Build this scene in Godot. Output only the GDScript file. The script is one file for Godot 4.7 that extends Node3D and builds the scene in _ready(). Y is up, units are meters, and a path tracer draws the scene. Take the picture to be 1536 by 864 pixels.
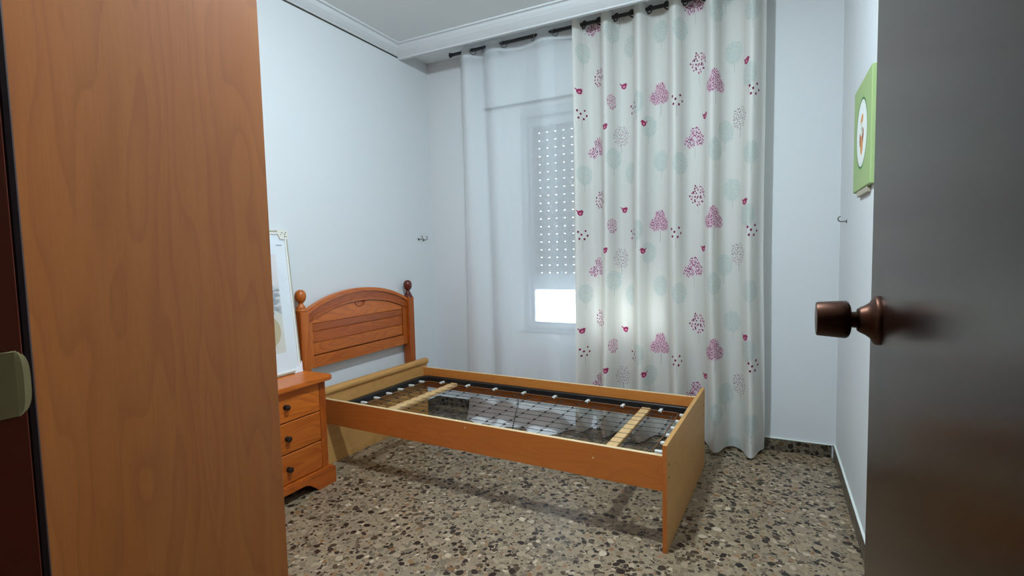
extends Node3D
# A small bedroom seen from its doorway. Units are metres, y is up; the window wall lies towards -z, the headboard wall towards -x.

const XL := -2.345    # headboard wall
const XR := 0.329     # wall behind the open door
const ZB := -3.275    # window wall
const ZF := -0.2      # doorway wall, room side
const CEIL := 2.622
const ROD_Y := 2.578
const ROD_Z := -3.12

var M := {}
var used := {}
var rng := RandomNumberGenerator.new()

# ------------------------------------------------------------------ naming and tagging

func numbered(called: String) -> String:
	if not used.has(called):
		used[called] = 0
		return called
	used[called] += 1
	return "%s_%03d" % [called, used[called]]

func thing(called: String, label: String, category: String, at := Vector3.ZERO, turn := 0.0, group := "") -> Node3D:
	var o := Node3D.new()
	o.name = numbered(called)
	add_child(o, true)
	o.position = at
	o.rotation.y = turn
	o.set_meta("label", label)
	o.set_meta("category", category)
	if group != "":
		o.set_meta("group", group)
	return o

func base(called: String, label: String, at := Vector3.ZERO) -> Node3D:
	var o := thing(called, label, called.get_slice("_", 0), at)
	o.set_meta("kind", "structure")
	return o

func obj(called: String, st: SurfaceTool, m: Material, parent: Node = self) -> MeshInstance3D:
	var o := MeshInstance3D.new()
	o.mesh = st.commit()
	o.material_override = m
	o.name = numbered(called) if parent == self else called
	o.cast_shadow = GeometryInstance3D.SHADOW_CASTING_SETTING_ON
	parent.add_child(o, true)
	return o

func share(called: String, mesh: Mesh, m: Material, parent: Node, at := Vector3.ZERO) -> MeshInstance3D:
	var o := MeshInstance3D.new()
	o.mesh = mesh
	o.material_override = m
	o.name = called
	o.position = at
	parent.add_child(o, true)
	return o

func struct(called: String, st: SurfaceTool, m: Material, label: String, category: String) -> MeshInstance3D:
	var o := obj(called, st, m)
	o.set_meta("kind", "structure")
	o.set_meta("label", label)
	o.set_meta("category", category)
	return o

# ------------------------------------------------------------------ shapes

func mb() -> SurfaceTool:
	var st := SurfaceTool.new()
	st.begin(Mesh.PRIMITIVE_TRIANGLES)
	return st

func uv_of(p: Vector3, n: Vector3, g: int) -> Vector2:
	# the grain (v) runs along axis g; u across it
	var a := n.abs()
	var k := 0
	if a.y > a.x and a.y >= a.z: k = 1
	elif a.z > a.x: k = 2
	var v := g
	if k == g: v = (g + 1) % 3
	var u := 3 - k - v
	return Vector2(p[u] + p[k] * 0.37, p[v])

func poly(st: SurfaceTool, pts: Array, inside: Vector3, g := 1) -> void:
	# a flat convex polygon turned away from a point inside the body
	var n: Vector3 = (pts[1] - pts[0]).cross(pts[2] - pts[0])
	if n.length() < 1e-12 and pts.size() > 3: n = (pts[2] - pts[0]).cross(pts[3] - pts[0])
	n = n.normalized()
	var q := pts.duplicate()
	if n.dot(pts[0] - inside) < 0: n = -n
	else: q.reverse()
	for i in range(1, q.size() - 1):
		for p in [q[0], q[i], q[i + 1]]:
			st.set_normal(n)
			st.set_uv(uv_of(p, n, g))
			st.add_vertex(p)

func box(st: SurfaceTool, c: Vector3, s: Vector3, b := 0.002, g := 1, t := Transform3D.IDENTITY) -> void:
	# a box with chamfered edges
	var h := s / 2
	b = minf(b, minf(h.x, minf(h.y, h.z)) * 0.45)
	var ce := t * c
	if b <= 0.0:
		for k in 3:
			for sg in [-1, 1]:
				var f := []
				for e in [[-1, -1], [1, -1], [1, 1], [-1, 1]]:
					var p := Vector3.ZERO
					p[k] = sg * h[k]
					p[(k + 1) % 3] = e[0] * h[(k + 1) % 3]
					p[(k + 2) % 3] = e[1] * h[(k + 2) % 3]
					f.append(t * (c + p))
				poly(st, f, ce, g)
		return
	for k in 3:
		var i := (k + 1) % 3
		var j := (k + 2) % 3
		for sg in [-1, 1]:
			var f := []
			for e in [[-1, -1], [1, -1], [1, 1], [-1, 1]]:
				var p := Vector3.ZERO
				p[k] = sg * h[k]
				p[i] = e[0] * (h[i] - b)
				p[j] = e[1] * (h[j] - b)
				f.append(t * (c + p))
			poly(st, f, ce, g)
		for si in [-1, 1]:
			for sj in [-1, 1]:
				var f := []
				for e in [[-1, 0], [1, 0], [1, 1], [-1, 1]]:
					var p := Vector3.ZERO
					p[k] = e[0] * (h[k] - b)
					p[i] = si * (h[i] - (b if e[1] == 1 else 0.0))
					p[j] = sj * (h[j] - (0.0 if e[1] == 1 else b))
					f.append(t * (c + p))
				poly(st, f, ce, g)
	for sx in [-1, 1]:
		for sy in [-1, 1]:
			for sz in [-1, 1]:
				var o := Vector3(sx, sy, sz)
				poly(st, [t * (c + o * (h - Vector3(0, b, b))), t * (c + o * (h - Vector3(b, 0, b))), t * (c + o * (h - Vector3(b, b, 0)))], ce, g)

func span(st: SurfaceTool, a: Vector3, b: Vector3, bev := 0.002, g := 1, t := Transform3D.IDENTITY) -> void:
	box(st, (a + b) / 2, (b - a).abs(), bev, g, t)

func prism(st: SurfaceTool, outline: PackedVector2Array, axis: int, lo: float, hi: float, g := 1, smooth := false) -> void:
	# an outline in the plane across the axis, drawn out from lo to hi. Plane coordinates: axis 0 -> (z, y), axis 1 -> (x, z), axis 2 -> (x, y)
	var put := func(p: Vector2, d: float) -> Vector3:
		if axis == 0: return Vector3(d, p.y, p.x)
		if axis == 1: return Vector3(p.x, d, p.y)
		return Vector3(p.x, p.y, d)
	var tris := Geometry2D.triangulate_polygon(outline)
	var mid: Vector3 = put.call(outline[0], (lo + hi) / 2)
	for d in [lo, hi]:
		for k in range(0, tris.size(), 3):
			var f := [put.call(outline[tris[k]], d), put.call(outline[tris[k + 1]], d), put.call(outline[tris[k + 2]], d)]
			var inside: Vector3 = f[0]
			inside[axis] = (lo + hi) / 2
			poly(st, f, inside, g)
	var n := outline.size()
	var area := 0.0
	for i in n:
		area += outline[i].cross(outline[(i + 1) % n])
	var sgn := 1.0 if area > 0 else -1.0
	for i in n:
		var a := outline[i]
		var b := outline[(i + 1) % n]
		if a.distance_to(b) < 1e-6: continue
		var out := Vector2((b - a).y, -(b - a).x).normalized() * sgn
		var m2 := (a + b) / 2 - out * 0.01
		poly(st, [put.call(a, lo), put.call(b, lo), put.call(b, hi), put.call(a, hi)], put.call(m2, (lo + hi) / 2), g)

func smooth_quad(st: SurfaceTool, p: Array, n: Array, uv: Array) -> void:
	# four corners in ring order with their own normals
	var face: Vector3 = (p[1] - p[0]).cross(p[2] - p[0])
	if face.length() < 1e-12: face = (p[2] - p[0]).cross(p[3] - p[0])
	var order := [0, 1, 2, 0, 2, 3] if face.dot(n[0] + n[1] + n[2] + n[3]) < 0 else [0, 2, 1, 0, 3, 2]
	for k in order:
		st.set_normal(n[k])
		st.set_uv(uv[k])
		st.add_vertex(p[k])

func lathe(st: SurfaceTool, profile: PackedVector2Array, at: Vector3, axis: Vector3, segs := 20) -> void:
	# profile: (radius, distance along the axis)
	var w := axis.normalized()
	var u := (Vector3.RIGHT if absf(w.x) < 0.8 else Vector3.UP).cross(w).normalized()
	var v := w.cross(u)
	var ns := []
	for i in profile.size() - 1:
		var d := profile[i + 1] - profile[i]
		ns.append(Vector2(d.y, -d.x).normalized())
	for i in profile.size() - 1:
		var a := profile[i]
		var b := profile[i + 1]
		var na: Vector2 = ns[i]
		var nb: Vector2 = ns[i]
		if i > 0 and ns[i - 1].dot(ns[i]) > 0.7: na = (ns[i - 1] + ns[i]).normalized()
		if i < ns.size() - 1 and ns[i + 1].dot(ns[i]) > 0.7: nb = (ns[i + 1] + ns[i]).normalized()
		for k in segs:
			var p := []
			var n := []
			var uv := []
			for e in [[a, na, k], [b, nb, k], [b, nb, k + 1], [a, na, k + 1]]:
				var ang: float = TAU * e[2] / segs
				var dir := u * cos(ang) + v * sin(ang)
				p.append(at + dir * e[0].x + w * e[0].y)
				n.append((dir * e[1].x + w * e[1].y).normalized())
				uv.append(Vector2(ang * 0.05, e[0].y))
			smooth_quad(st, p, n, uv)

func rod(st: SurfaceTool, a: Vector3, b: Vector3, r: float, segs := 12) -> void:
	var l := a.distance_to(b)
	lathe(st, PackedVector2Array([Vector2(0, 0), Vector2(r, 0), Vector2(r, l), Vector2(0, l)]), a, b - a, segs)

func tube(st: SurfaceTool, pts: PackedVector3Array, r: float, sides := 6) -> void:
	var rings := []
	var last := Vector3.UP
	for i in pts.size():
		var d := (pts[mini(i + 1, pts.size() - 1)] - pts[maxi(i - 1, 0)]).normalized()
		if absf(d.dot(last)) > 0.9: last = Vector3.RIGHT if absf(d.x) < 0.8 else Vector3.BACK
		var u := (last - d * last.dot(d)).normalized()
		var v := d.cross(u)
		last = u
		rings.append([pts[i], u, v])
	for i in pts.size() - 1:
		for k in sides:
			var p := []
			var n := []
			for e in [[i, k], [i + 1, k], [i + 1, k + 1], [i, k + 1]]:
				var ang: float = TAU * e[1] / sides
				var dir: Vector3 = rings[e[0]][1] * cos(ang) + rings[e[0]][2] * sin(ang)
				p.append(rings[e[0]][0] + dir * r)
				n.append(dir)
			smooth_quad(st, p, n, [Vector2.ZERO, Vector2(0, 1), Vector2(1, 1), Vector2(1, 0)])

func torus(st: SurfaceTool, c: Vector3, axis: Vector3, ra: float, rb: float, segs := 20, sides := 8) -> void:
	var w := axis.normalized()
	var u := (Vector3.UP if absf(w.y) < 0.8 else Vector3.RIGHT).cross(w).normalized()
	var v := w.cross(u)
	for i in segs:
		for k in sides:
			var p := []
			var n := []
			for e in [[i, k], [i + 1, k], [i + 1, k + 1], [i, k + 1]]:
				var a: float = TAU * e[0] / segs
				var b: float = TAU * e[1] / sides
				var dir := u * cos(a) + v * sin(a)
				var nn := dir * cos(b) + w * sin(b)
				p.append(c + dir * ra + nn * rb)
				n.append(nn)
			smooth_quad(st, p, n, [Vector2.ZERO, Vector2(0, 1), Vector2(1, 1), Vector2(1, 0)])

func sheet(st: SurfaceTool, nu: int, nv: int, at: Callable, uvs: Callable) -> void:
	# a curved sheet: at(u, v) gives points, uvs(u, v) texture coordinates, u and v from 0 to 1
	var p := PackedVector3Array()
	for j in nv + 1:
		for i in nu + 1:
			p.append(at.call(float(i) / nu, float(j) / nv))
	var w := nu + 1
	for j in nv + 1:
		for i in nu + 1:
			var du := p[j * w + mini(i + 1, nu)] - p[j * w + maxi(i - 1, 0)]
			var dv := p[mini(j + 1, nv) * w + i] - p[maxi(j - 1, 0) * w + i]
			st.set_normal(du.cross(dv).normalized())
			st.set_uv(uvs.call(float(i) / nu, float(j) / nv))
			st.add_vertex(p[j * w + i])
	for j in nv:
		for i in nu:
			var a := j * w + i
			for k in [a, a + w, a + 1, a + 1, a + w, a + w + 1]:
				st.add_index(k)

# ------------------------------------------------------------------ materials

func plain(c: Color, rough := 0.6, spec := 0.5) -> StandardMaterial3D:
	var m := StandardMaterial3D.new()
	m.albedo_color = c
	m.roughness = rough
	m.metallic_specular = spec
	return m

func rgb(r: float, g: float, b: float) -> Color:
	return Color(r / 255, g / 255, b / 255)

func wood_image(w: int, h: int, sw: float, sh: float, dark: Color, mid: Color, light: Color, hearts: Array, ring: float, bend: float, sd: int, line := 0.5, fleck := 0.35) -> Image:
	# boards cut through year rings: parabolas round each heart line, fine fibres along v. sw, sh: metres that the image covers
	var n1 := FastNoiseLite.new()
	n1.seed = sd
	n1.noise_type = FastNoiseLite.TYPE_SIMPLEX_SMOOTH
	n1.frequency = 1.0
	n1.fractal_octaves = 2
	var n2 := FastNoiseLite.new()
	n2.seed = sd + 7
	n2.frequency = 1.0
	n2.fractal_octaves = 3
	var data := PackedByteArray()
	data.resize(w * h * 3)
	var at := 0
	for j in h:
		var y := sh * j / h
		# blend the two ends so that the image repeats along the grain
		for i in w:
			var x := sw * i / w
			var dx := 9.0
			for c in hearts:
				if absf(x - c) < absf(dx): dx = x - c
			var warp := n1.get_noise_2d(x * 9.0, y * 1.6)
			var ph := ring * dx * dx + bend * sin(TAU * y / sh + dx * 2.0) + 1.7 * warp
			var f := ph - floorf(ph)
			var l := f * f * f * (1.0 if f < 0.93 else (1.0 - f) / 0.07)
			var fib := n2.get_noise_2d(x * 220.0, y * 9.0)
			var broad := n1.get_noise_2d(x * 14.0 + 31.0, y * 0.9)
			var t := clampf(0.5 + 0.45 * broad + fleck * fib, 0, 1)
			var c := mid.lerp(light, t).lerp(dark, clampf(l * line + maxf(0.0, -fib) * fleck * 0.5, 0, 1))
			data[at] = int(clampf(c.r, 0, 1) * 255)
			data[at + 1] = int(clampf(c.g, 0, 1) * 255)
			data[at + 2] = int(clampf(c.b, 0, 1) * 255)
			at += 3
	return Image.create_from_data(w, h, false, Image.FORMAT_RGB8, data)

func wood(img: Image, sw: float, sh: float, rough: float, spec := 0.5, tint := Color.WHITE, off := Vector3.ZERO) -> StandardMaterial3D:
	var m := plain(tint, rough, spec)
	m.albedo_texture = ImageTexture.create_from_image(img)
	m.uv1_scale = Vector3(1.0 / sw, 1.0 / sh, 1)
	m.uv1_offset = off
	return m

func terrazzo_image(px: int, metres: float, sd: int, darkness := 1.0) -> Image:
	rng.seed = sd
	var img := Image.create(px, px, false, Image.FORMAT_RGB8)
	img.fill(rgb(168, 152, 126) * darkness)
	var k := px / metres
	# fine sand first, then larger and larger chips lie between
	var passes := [[14000, 0.002, 0.005, 0.0], [int(3600 * metres * metres), 0.005, 0.0095, 0.001], [int(2100 * metres * metres), 0.008, 0.0145, 0.0012], [int(760 * metres * metres), 0.012, 0.021, 0.0014]]
	for ps in passes:
		for n in ps[0]:
			var cx := rng.randf() * px
			var cy := rng.randf() * px
			var r: float = rng.randf_range(ps[1], ps[2]) * k
			var t := rng.randf()
			var g := rng.randf_range(-14, 14)
			var c := rgb(158 + g, 141 + g, 116 + g)
			if t < 0.21: c = rgb(58 + g, 45 + g, 37 + g)
			elif t < 0.34: c = rgb(100 + g, 83 + g, 64 + g)
			elif t < 0.385: c = rgb(212 + g, 196 + g, 170 + g)
			elif t < 0.58: c = rgb(178 + g, 160 + g, 132 + g)
			elif t < 0.74: c = rgb(136 + g, 123 + g, 103 + g)
			elif t < 0.80: c = rgb(160 + g, 124 + g, 88 + g)
			c = c * darkness
			# an angular convex outline
			var m := rng.randi_range(5, 8)
			var a0 := rng.randf() * TAU
			var sq := rng.randf_range(0.55, 0.95)
			var tw := rng.randf() * PI
			var pts := []
			for q in m:
				var a := a0 + TAU * (q + rng.randf_range(-0.28, 0.28)) / m
				var p := Vector2(cos(a), sin(a) * sq).rotated(tw) * r * rng.randf_range(0.85, 1.08)
				pts.append(p)
			var edge: float = ps[3]
			if edge > 0.0:
				var wide := []
				for p in pts: wide.append(p * (1.0 + edge * k / r))
				stamp(img, Vector2(cx, cy), wide, rgb(186, 171, 145) * darkness)
			stamp(img, Vector2(cx, cy), pts, c)
	return img

func stamp(img: Image, at: Vector2, pts: Array, c: Color) -> void:
	# a filled convex polygon, row by row, wrapping at the borders
	var px := img.get_width()
	var m := pts.size()
	var lo := 1e9
	var hi := -1e9
	for p in pts:
		lo = minf(lo, p.y)
		hi = maxf(hi, p.y)
	for yy in range(int(floor(lo)), int(ceil(hi)) + 1):
		var x0 := 1e9
		var x1 := -1e9
		for q in m:
			var p: Vector2 = pts[q]
			var s: Vector2 = pts[(q + 1) % m]
			if (p.y <= yy) != (s.y <= yy):
				var x := p.x + (yy - p.y) * (s.x - p.x) / (s.y - p.y)
				x0 = minf(x0, x)
				x1 = maxf(x1, x)
		var wd := int(round(x1 - x0))
		if x1 <= x0 or wd <= 0: continue
		var row := posmod(int(at.y) + yy, px)
		var xs := posmod(int(round(at.x + x0)), px)
		img.fill_rect(Rect2i(xs, row, mini(wd, px - xs), 1), c)
		if xs + wd > px: img.fill_rect(Rect2i(0, row, xs + wd - px, 1), c)

func blob(img: Image, c: Vector2, r: Vector2, turn: float, col: Color, a := 1.0) -> void:
	var R := int(ceil(maxf(r.x, r.y))) + 1
	var w := img.get_width()
	var h := img.get_height()
	for j in range(-R, R + 1):
		for i in range(-R, R + 1):
			var p := (Vector2(i, j) + (c.floor() - c)).rotated(-turn)
			var d := Vector2(p.x / r.x, p.y / r.y).length()
			var k := clampf((1.0 - d) * minf(r.x, r.y) + 0.5, 0, 1) * a
			if k > 0:
				var x := int(floor(c.x)) + i
				var y := posmod(int(floor(c.y)) + j, h)
				if x >= 0 and x < w:
					img.set_pixel(x, y, img.get_pixel(x, y).lerp(col, k))

func in_tree(p: Vector2, kind: int) -> bool:
	# p in units of the crown's half size
	if kind == 0: return p.length() < 1.0
	if kind == 1: # three lobes, point upwards
		return p.distance_to(Vector2(0, -0.5)) < 0.5 or p.distance_to(Vector2(-0.45, 0.3)) < 0.58 or p.distance_to(Vector2(0.45, 0.3)) < 0.58 or (absf(p.x) < 0.55 and absf(p.y + 0.05) < 0.5)
	return p.distance_to(Vector2(0.05, -0.5)) < 0.5 or p.distance_to(Vector2(-0.5, 0.35)) < 0.52 or p.distance_to(Vector2(0.52, 0.3)) < 0.5

func stamp_tree(img: Image, c: Vector2, half: Vector2, kind: int, back: Color, back_a: float, ink: Color, ink2: Color, step: float, r: float, trunk := 0.0) -> void:
	if trunk > 0:
		for k in int(trunk):
			blob(img, c + Vector2(sin(k * 0.05), half.y * 0.8 + k), Vector2(1.0, 1.2), 0, rgb(150, 150, 156), 0.5)
	var y := -1.0
	if back_a > 0:
		while y < 1.0:
			var x := -1.0
			while x < 1.0:
				if in_tree(Vector2(x, y), kind): blob(img, c + Vector2(x, y) * half, half * 0.2, 0, back, back_a)
				x += 0.16
			y += 0.16
	y = -1.0
	var row := 0
	while y <= 1.0:
		var x := -1.0 + (0.5 if row % 2 else 0.0) * step / half.x
		while x <= 1.0:
			var p := Vector2(x + rng.randf_range(-0.3, 0.3) * step / half.x, y + rng.randf_range(-0.3, 0.3) * step / half.y)
			if in_tree(p, kind):
				blob(img, c + p * half, Vector2(r, r * rng.randf_range(1.0, 1.5)), rng.randf_range(-0.7, 0.7), ink if rng.randf() < 0.6 else ink2)
			x += step / half.x
		y += step * 0.85 / half.y
		row += 1

func curtain_image(w: int, h: int, length: float, repeat: float, s_of: Callable, y0: float) -> Image:
	rng.seed = 77
	var img := Image.create(w, h, false, Image.FORMAT_RGB8)
	img.fill(rgb(230, 229, 224))
	var plum := rgb(116, 30, 66)
	var wine := rgb(158, 44, 90)
	var k := w / length
	var at := func(x: float, y: float) -> Vector2:
		return Vector2(s_of.call(x) * k, fposmod((y0 - y) / repeat, 1.0) * h)
	var kv := h / repeat
	for t in [[-.59, 1.706], [-.768, 1.652], [-.28, 1.729], [-.47, 1.674], [-.195, 1.507], [-.1, 1.692], [-1.06, 1.66], [-.66, 1.16], [-.24, 1.08], [-.87, 1.74], [-.72, 1.30], [-.12, 1.36]]:
		stamp_tree(img, at.call(t[0], t[1]), Vector2(1.25 * 0.048 * k, 0.062 * kv), 0, rgb(212, 220, 216), 0.07, rgb(190, 209, 206), rgb(202, 215, 209), 9.0, 2.6, 60)
	for t in [[-.952, 1.501], [-.378, 1.488]]:
		stamp_tree(img, at.call(t[0], t[1]), Vector2(1.25 * 0.052 * k, 0.06 * kv), 0, rgb(240, 230, 236), 0.15, plum, rgb(178, 92, 128), 20.0, 4.8, 70)
	for t in [[-.595, 1.347], [-.282, 1.347]]:
		stamp_tree(img, at.call(t[0], t[1]), Vector2(1.25 * 0.062 * k, 0.066 * kv), 1, rgb(230, 192, 212), 0.16, rgb(140, 54, 100), rgb(186, 96, 138), 10.5, 3.0, 80)
	for t in [[-.983, 1.073], [-.40, 1.069]]:
		stamp_tree(img, at.call(t[0], t[1]), Vector2(1.25 * 0.062 * k, 0.064 * kv), 2, rgb(238, 208, 224), 0.14, rgb(128, 40, 84), rgb(186, 84, 128), 13.5, 3.6, 70)
	for t in [[-.834, 1.13], [-.16, 1.149]]:
		stamp_tree(img, at.call(t[0], t[1]), Vector2(1.25 * 0.05 * k, 0.064 * kv), 0, rgb(236, 232, 232), 0.06, rgb(120, 100, 112), rgb(170, 120, 140), 13.0, 2.6, 60)
	stamp_tree(img, at.call(-.874, 1.328), Vector2(1.25 * 0.03 * k, 0.045 * kv), 0, rgb(236, 214, 222), 0.12, rgb(190, 96, 130), rgb(150, 70, 110), 10.0, 2.5, 0)
	for t in [[-.75, 1.282], [-.489, 1.28], [-.09, 1.275], [-1.069, 1.286]]:
		var c: Vector2 = at.call(t[0], t[1])
		for d in [[-30, -18], [22, -26], [38, 6], [-8, 0], [14, 30], [-22, 28]]:
			blob(img, c + Vector2(d[0], d[1]), Vector2(10, 10), 0, rgb(240, 226, 232), 0.8)
			blob(img, c + Vector2(d[0], d[1]), Vector2(6.6, 7.4), 0.4, plum)
		for q in 70: blob(img, c + Vector2(0, 34 + q), Vector2(1, 1.2), 0, rgb(150, 150, 156), 0.45)
	for t in [[-.815, 1.427, 1], [-.913, 1.177, 1], [-.679, 1.172, -1], [-.131, 1.431, 1], [-.342, 1.175, 1], [-1.075, 1.42, 1]]:
		var c: Vector2 = at.call(t[0], t[1])
		var s: float = t[2]
		blob(img, c, Vector2(24, 20), 0.3, rgb(244, 222, 230), 0.7)
		blob(img, c, Vector2(18, 17), 0.25 * s, wine)
		blob(img, c + Vector2(11 * s, -12), Vector2(10, 9), 0, wine)
		blob(img, c + Vector2(-19 * s, -12), Vector2(13, 3.5), 0.7 * s, wine)
		blob(img, c + Vector2(23 * s, -9), Vector2(4, 2), 0.2, wine)
		blob(img, c + Vector2(1 * s, 2), Vector2(8.5, 6.5), -0.5 * s, rgb(226, 150, 176))
	return img

func make_materials() -> void:
	var plaster := plain(rgb(219, 221, 222), 0.75, 0.3)
	var nm := NoiseTexture2D.new()
	var fn := FastNoiseLite.new()
	fn.seed = 3
	fn.frequency = 0.03
	fn.fractal_octaves = 4
	nm.noise = fn
	nm.width = 512
	nm.height = 512
	nm.seamless = true
	nm.as_normal_map = true
	nm.bump_strength = 1.2
	plaster.normal_enabled = true
	plaster.normal_texture = nm
	plaster.normal_scale = 0.25
	plaster.uv1_triplanar = true
	plaster.uv1_world_triplanar = true
	plaster.uv1_scale = Vector3(2.2, 2.2, 2.2)
	M.plaster = plaster
	M.ceiling = plain(rgb(230, 234, 234), 0.85, 0.2)
	M.cornice = plain(rgb(216, 219, 220), 0.6, 0.3)
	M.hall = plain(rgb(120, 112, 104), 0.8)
	M.gap_shade = plain(rgb(62, 62, 50), 0.8)  # painted shade for the slit under the left cornice
	M.caulk = plain(rgb(236, 240, 234), 0.6)
	var tz := plain(Color.WHITE, 0.32, 0.45)
	tz.albedo_texture = ImageTexture.create_from_image(terrazzo_image(2048, 2.3, 11))
	tz.albedo_color = Color(0.84, 0.81, 0.79)
	tz.uv1_scale = Vector3(1 / 2.3, 1 / 2.3, 1)
	M.terrazzo = tz
	var tb := plain(Color.WHITE, 0.35, 0.45)
	tb.albedo_texture = ImageTexture.create_from_image(terrazzo_image(512, 0.6, 12, 0.62))
	tb.uv1_scale = Vector3(1 / 0.6, 1 / 0.6, 1)
	M.skirting = tb
	var rust := plain(rgb(128, 88, 58), 0.6)
	M.rust = rust
	var oak := wood_image(512, 1600, 0.62, 2.6, rgb(140, 76, 36), rgb(178, 105, 51), rgb(188, 117, 60), [0.14, 0.43], 150.0, 0.8, 21, 0.3, 0.22)
	M.wardrobe = wood(oak, 0.62, 2.6, 0.42, 0.45, Color(0.93, 0.9, 0.84))
	var pine := wood_image(320, 640, 0.5, 1.0, rgb(132, 58, 18), rgb(180, 94, 32), rgb(198, 114, 46), [0.07, 0.2, 0.34, 0.45], 420.0, 1.4, 33, 0.5, 0.3)
	M.pine = []
	for k in 6:
		M.pine.append(wood(pine, 0.5, 1.0, 0.36, 0.5, [Color(0.97, 0.93, 0.8), Color(0.88, 0.8, 0.66), Color(0.98, 0.94, 0.82), Color(0.92, 0.84, 0.68), Color(1.04, 1.0, 0.86), Color(0.84, 0.76, 0.62)][k], Vector3(0.17 * k, 0.23 * k, 0)))
	M.mahogany = plain(rgb(92, 34, 24), 0.3)
	var beech := wood_image(256, 512, 0.4, 1.2, rgb(170, 122, 74), rgb(200, 152, 98), rgb(208, 164, 110), [0.1, 0.3], 160.0, 0.8, 44, 0.3, 0.3)
	M.beech = wood(beech, 0.4, 1.2, 0.45, 0.4, Color(0.96, 0.92, 0.82))
	M.beech_face = wood(beech, 0.4, 1.2, 0.4, 0.45, Color(0.96, 0.72, 0.50))
	M.beech_rail = wood(beech, 0.4, 1.2, 0.4, 0.45, Color(1.0, 0.82, 0.60))
	M.beech_edge = plain(rgb(222, 192, 146), 0.6)
	M.slat = wood(beech, 0.4, 1.2, 0.6, 0.3, Color(1.08, 1.14, 1.22))
	var walnut := wood_image(256, 512, 0.5, 1.1, rgb(22, 11, 7), rgb(31, 16, 10), rgb(37, 20, 13), [0.1, 0.33], 120.0, 1.0, 55, 0.25, 0.25)
	M.door = wood(walnut, 0.5, 1.1, 0.23, 0.32)
	M.jamb = plain(rgb(120, 50, 26), 0.4)
	M.jamb_shade = plain(rgb(50, 26, 28), 0.5)  # darker jamb colour, with the shade of the rebate painted in
	M.bronze = plain(rgb(70, 40, 26), 0.4)
	M.bronze.metallic = 0.85
	M.brass = plain(rgb(170, 152, 104), 0.45)
	M.brass.metallic = 0.15
	M.black_metal = plain(rgb(22, 22, 24), 0.4)
	M.wire = plain(rgb(74, 74, 76), 0.4)
	M.wire.metallic = 0.6
	M.knot = plain(rgb(40, 40, 42), 0.5)
	M.clip = plain(rgb(226, 226, 220), 0.45)
	M.dark_knob = plain(rgb(58, 46, 38), 0.35)
	M.dark_knob.metallic = 0.6
	M.white_alu = plain(rgb(186, 191, 193), 0.45)
	M.shutter = plain(rgb(108, 113, 116), 0.6)
	M.white_frame = plain(rgb(236, 236, 232), 0.4)
	M.cream = plain(rgb(178, 168, 146), 0.5)
	M.mat_board = plain(rgb(236, 240, 244), 0.8)
	M.card = plain(rgb(226, 222, 210), 0.8)
	M.ink = plain(rgb(48, 48, 50), 0.8)
	M.hole = plain(rgb(22, 16, 12), 0.9)
	M.facade = plain(rgb(236, 236, 232), 0.8)
	M.hook = plain(rgb(96, 92, 84), 0.3)
	M.hook.metallic = 0.8
	var glass := plain(Color(0.95, 0.98, 1.0, 0.08), 0.03)
	glass.transparency = BaseMaterial3D.TRANSPARENCY_ALPHA
	M.glass = glass
	var eyelet := plain(Color(0.55, 0.6, 0.62, 0.55), 0.2)
	eyelet.transparency = BaseMaterial3D.TRANSPARENCY_ALPHA
	M.eyelet = eyelet
	var voile := plain(Color(0.93, 0.95, 0.96, 0.5), 0.8, 0.2)
	voile.transparency = BaseMaterial3D.TRANSPARENCY_ALPHA
	voile.cull_mode = BaseMaterial3D.CULL_DISABLED
	voile.backlight_enabled = true
	voile.backlight = Color(0.35, 0.36, 0.37)
	M.voile = voile
	var hem := voile.duplicate()
	hem.albedo_color = Color(0.96, 0.97, 0.98, 0.92)
	M.hem = hem
	var bulb := plain(Color(0.95, 0.98, 1.0), 0.5)
	bulb.emission_enabled = true
	bulb.emission = Color(0.93, 0.98, 1.0)
	bulb.emission_energy_multiplier = 1.5
	M.bulb = bulb

# ------------------------------------------------------------------ the scene

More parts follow.
